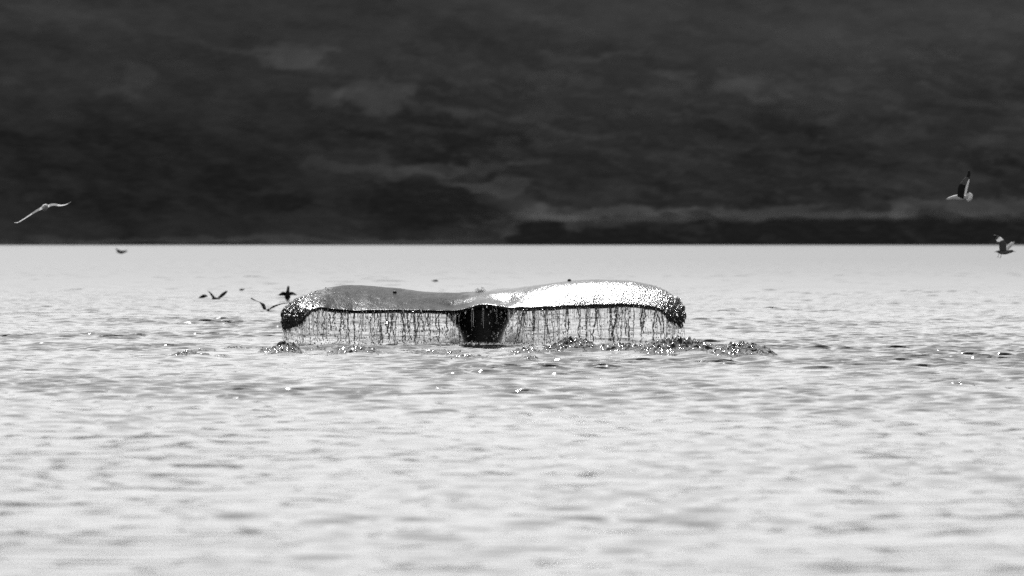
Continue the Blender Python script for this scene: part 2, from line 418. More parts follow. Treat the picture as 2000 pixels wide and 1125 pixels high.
def build_whale():
    bm = bmesh.new()
    rings = []
    for i in range(NS):
        L, T = LS[i], TS[i].copy()
        T[2] += 0.009 * float(fbm(T[0] / 0.11, 3.0, 201, 3)) - 0.02 * max(0, float(vnoise(T[0] / 0.23, 8.0, 207)) - 0.62)
        f = i / (NS - 1)
        ch = np.linalg.norm(L - T)
        th = min(0.17 * ch, 0.2)
        cen = math.exp(-((L[0] + 0.36) / 0.55) ** 2)
        pts = []
        for j in range(16):                     # upper face, trailing edge -> crest
            t = j / 15
            p = T + (L - T) * t
            h = math.sin(t * math.pi / 2) ** 0.95 - t
            p = p + np.array([0, 0, 1]) * h * (L[2] - T[2]) * (0.42 + 0.48 * float(sstep(-0.7, 0.2, L[0])))
            dip = math.exp(-((t - 0.36) / 0.2) ** 2) * (0.045 * math.exp(-((L[0] + 0.66) / 0.26) ** 2) + 0.05 * math.exp(-((L[0] + 0.1) / 0.16) ** 2))
            p[2] -= dip
            pts.append(p)
        for j in range(1, 8):                   # round leading edge
            a = j / 8 * math.pi
            pts.append(L + np.array([0, math.sin(a) * th * 0.9, (math.cos(a) - 1) * th * 0.5]))
        for j in range(12):                     # under face back to the trailing edge
            t = j / 11
            lo = L + np.array([0, 0, -th]); hi = T + np.array([0, 0, -0.045])
            p = lo + (hi - lo) * t
            p[2] += math.sin(t * math.pi) * 0.02
            pts.append(p)
        rings.append([bm.verts.new(p) for p in pts])
    for a, b in zip(rings, rings[1:]):
        n = len(a)
        for j in range(n):
            bm.faces.new((a[j], a[(j + 1) % n], b[(j + 1) % n], b[j]))
    bm.faces.new(rings[0][::-1]); bm.faces.new(rings[-1])
    # tail stock
    PD = [(760, 941.5, 36, .42), (690, 941.5, 36, .40), (675, 941.5, 37, .38), (655, 941.5, 41, .36), (635, 940, 51, .34), (618, 937, 63, .33), (605, 936, 76, .33), (600, 938, 66, .31), (595, 940, 42, .26)]
    rr = catmull([list(map(float, p)) for p in PD], 36)
    rings = []
    for k, (py, cx, hw, hd) in enumerate(rr):
        c = at(cx, py, D + 0.8)
        w = hw / FPX * (D + 0.8)
        ring = []
        for j in range(32):
            a = j / 32 * 2 * math.pi
            ca, sa = math.cos(a), math.sin(a)
            ex = 0.85
            ring.append(bm.verts.new((c.x + w * math.copysign(abs(ca) ** ex, ca), c.y + hd * math.copysign(abs(sa) ** ex, sa), c.z)))
        rings.append(ring)
    for a, b in zip(rings, rings[1:]):
        for j in range(32):
            bm.faces.new((a[j], a[(j + 1) % 32], b[(j + 1) % 32], b[j]))
    bm.faces.new(rings[0][::-1]); bm.faces.new(rings[-1])
    bmesh.ops.recalc_face_normals(bm, faces=bm.faces)
    me = bpy.data.meshes.new('whale_raw'); bm.to_mesh(me); bm.free()
    tmp = bpy.data.objects.new('whale_raw', me); COL.objects.link(tmp)
    md = tmp.modifiers.new('r', 'REMESH'); md.mode = 'VOXEL'; md.voxel_size = 0.0145
    sm = tmp.modifiers.new('s', 'SMOOTH'); sm.iterations = 3; sm.factor = 0.5
    dg = bpy.context.evaluated_depsgraph_get()
    me2 = bpy.data.meshes.new_from_object(tmp.evaluated_get(dg))
    bpy.data.objects.remove(tmp)
    n = len(me2.vertices); co = np.empty(n * 3, np.float32); me2.vertices.foreach_get('co', co); co = co.reshape(-1, 3)
    no = np.empty(n * 3, np.float32); me2.vertices.foreach_get('normal', no); no = no.reshape(-1, 3)
    xl, xr = at(546, 0, D).x, at(1340, 0, D).x
    tip = np.maximum(sstep(xl + 0.62, xl + 0.05, co[:, 0]), sstep(xr - 0.30, xr - 0.02, co[:, 0]))
    rag = fbm(co[:, 0] / 0.03 + co[:, 2] * 6, co[:, 2] / 0.085 + co[:, 1] * 6, 91, 3)
    nz = 0.006 * fbm(co[:, 0] / 0.16, co[:, 1] / 0.3, 95, 3) + tip * 0.034 * rag
    under = tip * np.clip(-no[:, 2] + 0.2, 0, 1) * np.maximum(0, vnoise(co[:, 0] / 0.022, co[:, 1] / 0.05, 97)) * 0.11
    co = co + no * nz[:, None]; co[:, 2] -= under
    me2.vertices.foreach_set('co', co.astype(np.float32).ravel()); me2.update(); me2.shade_smooth()
    me2.name = 'whale'
    o = link('whale', me2, M_WHALE)
    return tag(o, 'dark humpback whale tail with drooping flukes rising from the sea', 'whale')
whale = build_whale()

def barnacle(px, py, dy, r):
    bm = bmesh.new(); bmesh.ops.create_icosphere(bm, subdivisions=2, radius=r)
    for v in bm.verts:
        t = v.co.z / r
        v.co.x *= 1.1 - 0.45 * max(0, t); v.co.y *= 1.1 - 0.45 * max(0, t)
        if t > 0.9: v.co.z -= 0.5 * r
        v.co *= 1 + 0.12 * math.sin(7 * math.atan2(v.co.y, v.co.x))
    me = bpy.data.meshes.new('barnacle'); bm.to_mesh(me); bm.free(); me.shade_smooth()
    o = link('barnacle', me, M_BLACK, whale); o.location = at(px, py, D + dy)
barnacle(771, 571, 0.95, 0.024); barnacle(1112, 547.5, 0.86, 0.022)

# ------------------------------------------------------------------ falling water
ICO = None
def ico_data():
    bm = bmesh.new(); bmesh.ops.create_icosphere(bm, subdivisions=1, radius=1)
    v = np.array([list(x.co) for x in bm.verts]); f = np.array([[a.index for a in x.verts] for x in bm.faces]); bm.free()
    return v, f
ICO_V, ICO_F = ico_data()
OCT_V = np.array([[1, 0, 0], [-1, 0, 0], [0, 1, 0], [0, -1, 0], [0, 0, 1], [0, 0, -1]], float)
OCT_F = np.array([[0, 2, 4], [2, 1, 4], [1, 3, 4], [3, 0, 4], [2, 0, 5], [1, 2, 5], [3, 1, 5], [0, 3, 5]])
def blobs(P, R, squash=None, base=(None, None)):
    """many small drops as one vertex/face soup; R (n,3) radii"""
    bv, bf = base if base[0] is not None else (ICO_V, ICO_F)
    n = len(P); k = len(bv)
    V = (bv[None] * R[:, None, :] + P[:, None, :]).reshape(-1, 3)
    F = (bf[None] + (np.arange(n) * k)[:, None, None]).reshape(-1, 3)
    return V, F
class Soup:
    def __init__(s): s.v = []; s.f = []; s.n = 0
    def add(s, V, F, mi=0):
        s.v.append(V); s.f.append(F + s.n); s.n += len(V)
        s.m = getattr(s, 'm', []); s.m.append(np.full(len(F), mi, np.int32) if np.isscalar(mi) else mi)
    def mesh(s, name, mats=()):
        me = tri_mesh(name, np.vstack(s.v), np.vstack(s.f))
        for m in mats: me.materials.append(m)
        if len(mats) > 1: me.polygons.foreach_set('material_index', np.concatenate(s.m))
        return me
def thread(soup, pts, rad, sides=5, mi=0):
    pts = np.asarray(pts); n = len(pts)
    a = np.arange(sides) / sides * 2 * math.pi
    V = (pts[:, None, :] + np.stack([np.cos(a), np.sin(a), 0 * a], -1)[None] * rad[:, None, None]).reshape(-1, 3)
    F = []
    for i in range(n - 1):
        for j in range(sides):
            p, q = i * sides + j, i * sides + (j + 1) % sides
            F.append((p, q, q + sides)); F.append((p, q + sides, p + sides))
    soup.add(V, np.array(F), mi)

EDGE = TS[(TS[:, 0] > at(549, 0, D).x)]
order = np.argsort(TS[:, 0]); EX, EY, EZ = TS[order, 0], TS[order, 1], TS[order, 2]
def edge(x): return np.interp(x, EX, EY), np.interp(x, EX, EZ) - 0.02
def PX(px): return (px - 1000) / FPX * D

def curtain(name, label, px0, px1, bold, dens):
    sp = Soup()
    # bold broken strands
    for px in list(bold) + [q for q in rng.uniform(px0 + 60, px1 - 40, 16) if not 890 < q < 992]:
        x = PX(px); ey, ez = edge(x)
        n = 26; full = random.choice([random.uniform(0.4, 0.75), random.uniform(0.85, 1.0), random.uniform(0.9, 1.0), random.uniform(0.9, 1.0)]); fat = random.uniform(0.45, 1.5)
        drift = random.uniform(-0.05, 0.05)
        ts = np.linspace(0, full, n)
        wob = np.cumsum(rng.normal(0, 0.0045, n))
        pts = np.stack([x + drift * ts + wob, ey - 0.05 * ts + 0 * ts, ez * (1 - ts) + 0.0 * ts], -1)
        r = 0.0062 * fat * (1 - 0.25 * ts) * (1 + 0.5 * rng.standard_normal(n).clip(-0.9, 1.2))
        cut = 0
        segs = []
        i0 = 0
        for i in range(1, n):
            if rng.random() < 0.01 + 0.11 * ts[i]:
                segs.append((i0, i)); i0 = i + (1 if rng.random() < 0.6 else 0)
        segs.append((i0, n - 1))
        for a, b in segs:
            if b - a >= 1:
                rr = np.abs(r[a:b + 1]) + 0.0015; rr[0] = 0.001 if a else rr[0]; rr[-1] = 0.001
                thread(sp, pts[a:b + 1], rr, 5, 1)
        m = 18
        t = rng.random(m) ** 0.7
        P = np.stack([x + drift * t + rng.normal(0, 0.014, m), ey - 0.05 * t + rng.normal(0, .02, m), ez * (1 - t)], -1)
        R = rng.uniform(0.003, 0.0085, (m, 1)) * np.array([[1, 1, 1.5]])
        sp.add(*blobs(P, R), np.repeat(rng.choice([0, 1, 2], m, p=[.4, .35, .25]), len(ICO_F)).astype(np.int32))  # white drops paint in the sparkle of sunlit water
    # fine fringe right under the trailing edge
    nf = int((px1 - px0) * 0.6)
    for px in rng.uniform(px0, px1, nf):
        if 898 < px < 990 and rng.random() < 0.85: continue
        x = PX(px); ey, ez = edge(x)
        ln = min(ez * 0.9, rng.exponential(0.075) + 0.03)
        n = 6; ts = np.linspace(0, 1, n)
        pts = np.stack([x + np.cumsum(rng.normal(0, 0.003, n)), ey - 0.01 * ts, ez - ln * ts], -1)
        thread(sp, pts, np.linspace(0.004, 0.001, n) * rng.uniform(0.6, 1.3), 4, int(rng.random() < 0.4))
    # long hair-thin streams that make the sheet look veiled
    for px in np.concatenate([rng.uniform(px0 + 8, px1, 50), rng.normal(px0 + 45 if px0 < 900 else px0 + 95, 30, 40).clip(px0 + 4, px1)]):
        if 895 < px < 992: continue
        x = PX(px); ey, ez = edge(x)
        n = 9; ts = np.linspace(0, rng.uniform(0.5, 1.0), n)
        pts = np.stack([x + rng.normal(0, .02) * ts + np.cumsum(rng.normal(0, 0.0035, n)), ey + rng.normal(-0.02, .05) * ts, ez * (1 - ts)], -1)
        thread(sp, pts, 0.0024 * rng.uniform(0.6, 1.5) * (1 + 0.5 * rng.random(n)), 4, int(rng.random() < 0.2))
    # loose drops, crowded where the sheet is thick
    pxs, wts = zip(*dens)
    nd = 0
    for (pa, wa), (pb, wb) in zip(dens, dens[1:]):
        m = int((pb - pa) * (wa + wb) / 2 * 0.2)
        px = rng.uniform(pa, pb, m); x = PX(px)
        ey, ez = edge(x)
        t = rng.beta(1.1, 1.0, m)
        P = np.stack([x + rng.normal(0, .012, m), ey + rng.normal(-0.03, .07, m), ez * (1 - t) + 0.01], -1)
        R = (0.0025 + rng.gamma(2.0, 0.0013, (m, 1)).clip(0, .008)) * np.array([[1, 1, 1]]) * (np.array([[1, 1, 1]]) + np.array([[0, 0, 1]]) * rng.uniform(0, 1.6, (m, 1)))
        sp.add(*blobs(P, R), np.repeat(rng.choice([0, 1, 2], m, p=[.3, .1, .6]), len(ICO_F)).astype(np.int32))  # mostly white: sunlit sparkle put into the drop colour
    o = link(name, sp.mesh(name, (M_DROP, M_ROPE, M_FOAM_SPARKLE)))
    return tag(o, label, 'falling water', 'sheets of water pouring off the flukes', 'stuff')
curtain('water_curtain', 'curtain of dripping strands and drops falling from the left fluke', 552, 930,
        [622, 644, 655, 667, 679, 690, 704, 716, 729, 733, 752, 759, 782, 795, 803, 812, 822, 830, 858, 871, 884, 898],
        [(552, 10), (580, 22), (610, 24), (650, 13), (700, 9), (780, 8), (860, 8), (900, 7), (930, 3)])
curtain('water_curtain', 'curtain of dripping strands and drops falling from the right fluke', 940, 1336,
        [996, 1006, 1016, 1024, 1045, 1067, 1078, 1090, 1107, 1110, 1129, 1148, 1166, 1170, 1190, 1206, 1208, 1228, 1256, 1260, 1281, 1284],
        [(940, 3), (965, 5), (1000, 15), (1040, 16), (1100, 13), (1160, 8), (1240, 6), (1296, 8), (1303, 24), (1334, 24)])

# ------------------------------------------------------------------ splashes and foam
def sea_z(x, y):
    r = np.clip(np.searchsorted(rows, y), 0, len(rows) - 1)
    w = 0.0475 * np.maximum(rows[r], 30) + 1.2
    c = np.clip(np.round((x / w + 1) / 2 * (NC - 1)), 0, NC - 1).astype(int) + NO
    return sea_Z[r, c]
def churn(name, label, boxes, mat, rmin, rmax, cat='splash', group='churned water round the tail'):
    """boxes: (px0, px1, foot py, depth m, height m, count)"""
    sp = Soup()
    for px0, px1, py, dep, h, cnt in boxes:
        cnt = int(cnt * 0.5)
        d0 = HCAM * FPX / (py - HOR)
        u = rng.uniform(0, 1, cnt * 3); y = d0 + rng.uniform(-dep, dep, cnt * 3)
        px = px0 + (px1 - px0) * u
        x = (px - 1000) / FPX * d0
        n = fbm(x / 0.35, y / 1.2, 33, 3); keep = (n + 0.35 * np.sin(u * math.pi) - 0.12 + rng.normal(0, .12, cnt * 3)) > 0.08
        x, y, u, n = x[keep][:cnt], y[keep][:cnt], u[keep][:cnt], n[keep][:cnt]
        m = len(x)
        top = 1.0 * h * (1 - ((y - d0) / dep) ** 2) * np.sin(u * math.pi).clip(0, 1) ** 0.6 * (0.45 + 0.9 * np.clip(n + 0.3, 0, 1))
        z = sea_z(x, y) + top * rng.random(m) ** 1.3
        r = rmin + (rmax - rmin) * rng.random(m) ** 2
        R = r[:, None] * rng.uniform(0.7, 1.35, (m, 3))
        sp.add(*blobs(np.stack([x, y, z], -1), R), np.repeat(rng.choice([0, 1, 2], m, p=[.3, .2, .5]), len(ICO_F)).astype(np.int32))  # half the drops white, their glints put into the colour
        # the torn water surface itself: steep little peaks and pits
        xa, xb = (px0 - 1000) / FPX * d0, (px1 - 1000) / FPX * d0
        gx = np.arange(xa, xb, 0.015); gy = np.arange(d0 - dep * 1.1, d0 + dep * 1.1, 0.026)
        GX, GY = np.meshgrid(gx, gy); U = (GX - xa) / (xb - xa)
        body = fbm(GX / 0.35, GY / 1.2, 33, 3)
        E = (1 - ((GY - d0) / (dep * 1.1)) ** 2).clip(0, 1) * np.sin(U * math.pi).clip(0, 1) ** 0.6
        pk = 1.3 * np.abs(vnoise(GX / 0.06, GY / 0.075, 133)) + 0.8 * np.abs(vnoise(GX / 0.032, GY / 0.055, 139))
        GZ = mound_z(GX, GY) - 0.022 + E * (min(0.055, 0.012 + h * 0.5) + h * 0.45 * (0.35 + 0.9 * np.clip(body + 0.3, 0, 1))) * sstep(-0.35, 0.1, body + 0.5 * E) + (0.014 + h * 0.5) * E * (pk - 0.6)
        nr_, nc_ = GX.shape
        q = np.arange(nr_ - 1)[:, None] * nc_ + np.arange(nc_ - 1)[None, :]
        tri = np.concatenate([np.stack([q, q + 1, q + nc_ + 1], -1).reshape(-1, 3), np.stack([q, q + nc_ + 1, q + nc_], -1).reshape(-1, 3)])
        sp.add(np.stack([GX, GY, GZ], -1).reshape(-1, 3), tri, 1)
    o = link(name, sp.mesh(name, (mat, M_DARKW, M_FOAM_SPARKLE)))
    return tag(o, label, cat, group, 'stuff')
churn('splash', 'sparkling splash heaped under the left fluke tip', [(520, 592, 692, .9, .08, 1100), (500, 540, 688, .8, .05, 150)], M_DROP, .004, .0105)
churn('splash', 'thin line of splashes below the left fluke and tail stock', [(590, 640, 684, 1.0, .04, 150), (640, 760, 693, 1.2, .06, 700), (760, 930, 690, 2.5, .03, 500), (870, 960, 700, 1.0, .03, 250)], M_DROP, .0035, .009)
churn('splash', 'sparkling splash below the right fluke beside the tail stock', [(985, 1070, 696, 1.4, .06, 600), (1045, 1180, 692, 1.2, .1, 2200), (1010, 1060, 702, .6, .03, 150)], M_DROP, .004, .0105)
churn('splash', 'long ridge of sparkling splash trailing past the right fluke tip', [(1150, 1300, 692, 1.2, .08, 1700), (1240, 1420, 694, 1.3, .12, 3400), (1380, 1525, 699, 1.3, .09, 2000), (1360, 1390, 710, .4, .02, 60)], M_DROP, .004, .0105)
churn('splash', 'low speckled patch of stirred water left of the whale', [(305, 435, 701, 1.0, .035, 700), (330, 420, 686, .8, .015, 100), (440, 540, 680, .8, .015, 200)], M_DROP, .005, .013)
def foam_heaps():
    sp = Soup()
    for px, py, hw, h, cnt in [(885, 676, 28, .18, 900), (850, 676, 22, .11, 400), (1002, 676, 24, .22, 900), (1035, 677, 28, .1, 600), (1080, 678, 30, .06, 350), (730, 676, 30, .05, 250), (790, 676, 30, .05, 250), (1110, 678, 30, .05, 250)]:
        d0 = D + 2.7
        gu, gv = np.meshgrid(np.linspace(-1, 1, 46), np.linspace(-1, 1, 30))
        x = (px - 1000 + gu * hw) / FPX * d0; y = d0 + gv * 0.4
        e = (1 - gu ** 2).clip(0) ** 0.7 * (1 - gv ** 2).clip(0) ** 0.7
        z = -0.03 + e * (0.03 + h * (0.75 + 0.7 * fbm(x / 0.12, y / 0.25, 401, 3))) + 0.03 * e * vnoise(x / 0.03, y / 0.05, 405)
        q = np.arange(29)[:, None] * 46 + np.arange(45)[None, :]
        tri = np.concatenate([np.stack([q, q + 1, q + 47], -1).reshape(-1, 3), np.stack([q, q + 47, q + 46], -1).reshape(-1, 3)])
        sp.add(np.stack([x, y, z], -1).reshape(-1, 3), tri)
        m = 60
        u = rng.uniform(-1, 1, m)
        P = np.stack([(px - 1000 + u * hw) / FPX * d0, d0 + rng.normal(0, .3, m), h * rng.uniform(0.2, 1.7, m) * (1 - u * u)], -1)
        sp.add(*blobs(P, rng.uniform(.004, .011, (m, 1)) * np.ones((1, 3))))
    m = 420                                               # thin froth where the stock meets the surface
    x = (rng.uniform(880, 1010, m) - 1000) / FPX * D; y = D + rng.normal(0.1, 0.5, m)
    sp.add(*blobs(np.stack([x, y, sea_z(x, y) + rng.uniform(0, .02, m)], -1), rng.uniform(.004, .011, (m, 1)) * np.ones((1, 3))))
    o = link('foam', sp.mesh('foam'), M_FOAM_SPARKLE)
    tag(o, 'white foam heaped around the base of the tail stock', 'foam', kind='stuff')
foam_heaps()
def tip_beads():  # beads added to paint white sun glints on the tips
    me = whale.data; n = len(me.vertices)
    co = np.empty(n * 3, np.float32); me.vertices.foreach_get('co', co); co = co.reshape(-1, 3)
    no = np.empty(n * 3, np.float32); me.vertices.foreach_get('normal', no); no = no.reshape(-1, 3)
    xl, xr = at(546, 0, D).x, at(1340, 0, D).x
    w = np.maximum(sstep(xl + 0.75, xl + 0.2, co[:, 0]), sstep(xr - 0.42, xr - 0.1, co[:, 0])) * (no[:, 1] < 0.3)
    w = w * sstep(-0.15, 0.35, fbm(co[:, 0] / 0.09, co[:, 2] / 0.07 + co[:, 1] / .1, 303, 3) + 0.35 * no[:, 2])
    idx = rng.choice(n, 750, p=w / w.sum(), replace=False)
    R = rng.uniform(.003, .0085, (len(idx), 1)) * np.array([[1, 1, 1.0]]) * rng.uniform(.8, 1.6, (len(idx), 3))
    V, F = blobs(co[idx] + no[idx] * 0.003, R)
    m2 = tri_mesh('sparkle_beads', V, F); o = link('sparkle_beads', m2, M_DROP); m2.materials.append(M_FOAM_SPARKLE)
    m2.polygons.foreach_set('material_index', np.repeat(rng.choice([0, 1], len(idx), p=[.6, .4]), len(ICO_F)).astype(np.int32))
    tag(o, 'beads added on the ragged fluke tips, white ones for painted sparkle', 'sparkle drops', kind='stuff')
tip_beads()
def crown_splash():
    sp = Soup()
    c = at(938, 571, D + 1.25)
    for k in range(24):
        a = rng.uniform(0, math.pi); rr = 0.07
        n = 7; t = np.linspace(0, 1, n)
        x = c.x + math.cos(a) * rr * np.sin(t * 1.4) * 1.1
        z = c.z - 0.01 + math.sin(a) ** 0.7 * 0.075 * np.sin(t * 2.2) / 0.95
        y = c.y + rng.normal(0, .02) + 0 * t
        thread(sp, np.stack([x, y, z], -1), 0.004 * (1 - 0.6 * t) * rng.uniform(.6, 1.6), 5)
    P = np.stack([c.x + rng.normal(0, .035, 80), c.y + rng.normal(0, .03, 80), c.z + np.abs(rng.normal(0, .02, 80))], -1)
    sp.add(*blobs(P, rng.uniform(.003, .009, (80, 1)) * np.ones((1, 3))))
    o = link('splash', sp.mesh('splash'), M_DROP)
    tag(o, 'tiny crown of water thrown up behind the middle of the flukes', 'splash', kind='stuff')
crown_splash()

# ------------------------------------------------------------------ birds
def loft(bm, stations, mat_index, sides=10):
    """stations: (centre, rx_vec, rz_vec) rings"""
    rings = []
    for c, u, w in stations:
        rings.append([bm.verts.new(c + u * math.cos(j / sides * 2 * math.pi) + w * math.sin(j / sides * 2 * math.pi)) for j in range(sides)])
    for a, b in zip(rings, rings[1:]):
        for j in range(sides):
            f = bm.faces.new((a[j], a[(j + 1) % sides], b[(j + 1) % sides], b[j])); f.material_index = mat_index; f.smooth = True
    for r in (rings[0][::-1], rings[-1]):
        f = bm.faces.new(r); f.material_index = mat_index

def bird(name, label, d, body, wings, mats, cat='gull', group=None, bill=None, legs=(), tail=None):
    """body: (px, py, dy, radius px); wings: lists of (lead px,py,dy, trail px,py,dy, thickness px, material)"""
    s = d / FPX
    org = at(body[len(body) // 2][0], body[len(body) // 2][1], d)
    P = lambda px, py, dy=0: at(px, py, d) + Vector((0, dy, 0)) - org
    bm = bmesh.new()
    bs = catmull([[*P(b[0], b[1], b[2]), b[3] * s, b[4] if len(b) > 4 else 0] for b in body], len(body) * 4)
    st = []
    for i, b in enumerate(bs):
        c = Vector(b[:3]); t = Vector(bs[min(i + 1, len(bs) - 1)][:3]) - Vector(bs[max(i - 1, 0)][:3])
        t.normalize()
        ref = Vector((0, 0, 1)) if abs(t.z) < 0.8 else Vector((0, 1, 0))
        u = t.cross(ref).normalized(); w = u.cross(t).normalized()
        r = max(b[3], 0.002); mi = int(round(b[4])); st.append((c, u * r, w * r, 3 if mi == 0 and len(mats) > 3 else mi))
    for a, b in zip(st, st[1:]): pass
    rings = []
    sides = 12
    for c, u, w, mi in st:
        rings.append([bm.verts.new(c + u * math.cos(j / sides * 2 * math.pi) + w * math.sin(j / sides * 2 * math.pi)) for j in range(sides)])
    for k, (a, b) in enumerate(zip(rings, rings[1:])):
        for j in range(sides):
            f = bm.faces.new((a[j], a[(j + 1) % sides], b[(j + 1) % sides], b[j])); f.material_index = st[k][3]; f.smooth = True
    bm.faces.new(rings[0][::-1]); bm.faces.new(rings[-1])
    for w in list(wings) + ([tail] if tail else []):
        arr = []
        for q in w:
            arr.append([*P(q[0], q[1], q[2]), *P(q[3], q[4], q[5]), q[6] * s, q[7]])
        n = max(10, len(arr) * 5)
        cs = catmull(arr, n)
        stt = []
        for i, r in enumerate(cs):
            Lp_, Tp_ = Vector(r[:3]), Vector(r[3:6]); c = (Lp_ + Tp_) / 2; u = (Lp_ - Tp_) / 2
            nx = cs[min(i + 1, n - 1)]; pv = cs[max(i - 1, 0)]
            span = (Vector(nx[:3]) + Vector(nx[3:6]) - Vector(pv[:3]) - Vector(pv[3:6]))
            nn = u.cross(span)
            nn = nn.normalized() if nn.length > 1e-9 else Vector((0, 0, 1))
            stt.append((c, u, nn * max(r[6], 0.001), int(round(min(max(r[7], 0), 2)))))
        sd = 10; rings = []
        for c, u, t_, mi in stt:
            ring = []
            for j in range(sd):
                a = j / sd * 2 * math.pi; ca = math.cos(a)
                ring.append(bm.verts.new(c + u * ca + t_ * math.sin(a) * (0.65 + 0.35 * ca)))
            rings.append(ring)
        for k, (a, b) in enumerate(zip(rings, rings[1:])):
            for j in range(sd):
                f = bm.faces.new((a[j], a[(j + 1) % sd], b[(j + 1) % sd], b[j])); f.material_index = stt[k][3]; f.smooth = True
        f = bm.faces.new(rings[0][::-1]); f.material_index = stt[0][3]
        f = bm.faces.new(rings[-1]); f.material_index = stt[-1][3]
    bmesh.ops.recalc_face_normals(bm, faces=bm.faces)
    me = bpy.data.meshes.new(name); bm.to_mesh(me); bm.free()
    for m in mats: me.materials.append(m)
    o = link(name, me); o.location = org
    tag(o, label, cat, group)
    def limb(nm, pts, r0, r1, mat):
        b2 = bmesh.new(); sts = []
        for i, p in enumerate(pts):
            c = P(*p); t = (P(*pts[min(i + 1, len(pts) - 1)]) - P(*pts[max(i - 1, 0)])).normalized()
            ref = Vector((0, 1, 0)) if abs(t.y) < 0.9 else Vector((0, 0, 1))
            u = t.cross(ref).normalized(); w = u.cross(t).normalized()
            r = r0 + (r1 - r0) * i / (len(pts) - 1)
            sts.append((c, u * r * s, w * r * s))
        loft(b2, sts, 0, 8)
        bmesh.ops.recalc_face_normals(b2, faces=b2.faces)
        mm = bpy.data.meshes.new(nm); b2.to_mesh(mm); b2.free()
        link(nm, mm, mat, o)
    if bill: limb('bill', bill, 0.9, 0.25, M_BILL)
    for lg in legs: limb('leg', lg, 0.55, 0.45, M_BLACK)
    return o
M_BODY = mat_plain('white_body_feather', 0.85, 0.8, 0.04)
GM = (M_WHITE, M_GREY, M_BLACK, M_BODY)
DM = (M_DARK, M_DARK, M_BLACK)
GF = 'seabirds flying round the whale'

bird('gull', 'pale gull gliding with wings outstretched against the dark hillside on the left', 180,
     [(85, 409, .18, 1.5, 0), (86, 408, .1, 4.5, 0), (87, 406, 0, 6, 0), (89, 404, -.1, 5.5, 0), (91, 402, -.17, 3.6, 0), (92, 402, -.2, 1.2, 0)],
     [[(86, 402, 0.08, 84, 409, -0.12, 2.2, 0), (72, 409, 0.12, 71, 415, -0.09, 1.2, 1), (55, 421, 0.12, 55, 424, -0.06, .9, 0), (40, 431, 0.06, 41, 432.5, -0.06, .8, 0), (34, 434, 0.02, 35, 435.5, -0.06, .7, 2), (27.5, 434.5, -0.04, 29, 435.5, -0.1, .3, 2)],
      [(89, 402, 0.08, 90, 408, -0.12, 2.2, 0), (104, 397.5, 0.12, 103, 402.5, -0.1, 1.2, 1), (119, 400, 0.12, 118, 403, -0.07, .9, 0), (130, 398.5, 0.07, 129, 400.5, -0.05, .8, 0), (136, 395.5, 0.02, 136, 396.5, -0.05, .6, 2), (140, 393.5, -0.03, 139, 394.5, -0.07, .3, 2)]],
     GM, 'gull', GF, bill=[(92, 402, -.2), (93, 402.5, -.24)])
bird('gull', 'white gull with one wing raised straight up against the hillside at right', 180,
     [(1849, 389.5, 0, .9, 0), (1853, 388.5, 0, 3, 0), (1859, 387, 0, 3.8, 0), (1866, 386, 0, 5, 0), (1875, 386, 0, 6, 0), (1883, 385.5, 0, 4.5, 0), (1890, 384, 0, 2.5, 0)],
     [[(1869, 385, -.03, 1882, 388, -.05, 1.6, 2), (1871, 366, -.06, 1884.5, 370, -.07, 1.2, 2), (1880, 352, -.08, 1889, 356, -.08, .9, 1), (1888, 342, -.06, 1894.5, 344, -.06, .7, 2), (1891, 333, -.03, 1895, 335, -.03, .3, 2)],  # shade on the near wing painted in as black inner feathers
      [(1876, 385, .04, 1886, 386, .06, 1.6, 0), (1882, 368, .12, 1890, 371, .12, 1.1, 0), (1886, 352, .18, 1894, 355, .18, .8, 0), (1891, 341, .2, 1895, 343, .2, .5, 2)]],
     GM, 'gull', GF, bill=[(1850, 389.3, 0), (1845, 390.5, 0)],
     tail=[(1884, 388, 0, 1885, 381, 0, 2, 0), (1891, 394, -.02, 1893, 376, .05, 1.4, 0), (1897, 391, -.02, 1899, 379, .04, .8, 0), (1899, 388, 0, 1900, 382, .02, .4, 0)])
bird('gull', 'gull with dangling legs and raised wings flying right above the water', 200,
     [(1944, 491.5, 0, .8, 1), (1949, 491.5, 0, 2.5, 1), (1956, 492.5, 0, 4, 1), (1964, 492.5, 0, 4.4, 1), (1971, 491.5, 0, 3.4, 1), (1976, 490.5, 0, 2.8, 1), (1979.5, 490.5, 0, 1.2, 1)],
     [[(1966, 490, -.02, 1952, 490, -.03, 1.5, 1), (1964, 474, -.1, 1950, 476, -.1, 1.1, 1), (1955, 464, -.14, 1946, 471, -.14, .8, 0), (1946, 459.5, -.14, 1941.5, 467, -.14, .6, 2), (1940, 459, -.12, 1939.5, 462.5, -.12, .3, 2)],
      [(1968, 490, .03, 1960, 490, .04, 1.5, 0), (1976, 482, .12, 1968, 480, .12, 1, 0), (1982.5, 475, .18, 1976, 473, .18, .7, 0), (1983, 470.5, .2, 1981, 473.5, .2, .3, 2)]],
     GM, 'gull', GF, bill=[(1979, 490.5, 0), (1984.5, 492, 0)], legs=[[(1952, 494, -.02), (1949.5, 500, -.02), (1948.5, 503, -.02)], [(1956, 495, .02), (1955, 500.5, .02), (1953.5, 504, .02)]],
     tail=[(1949, 489.5, .0, 1949, 493, -.03, 1, 0), (1941, 489.8, .03, 1941, 492.5, -.03, .4, 0)])
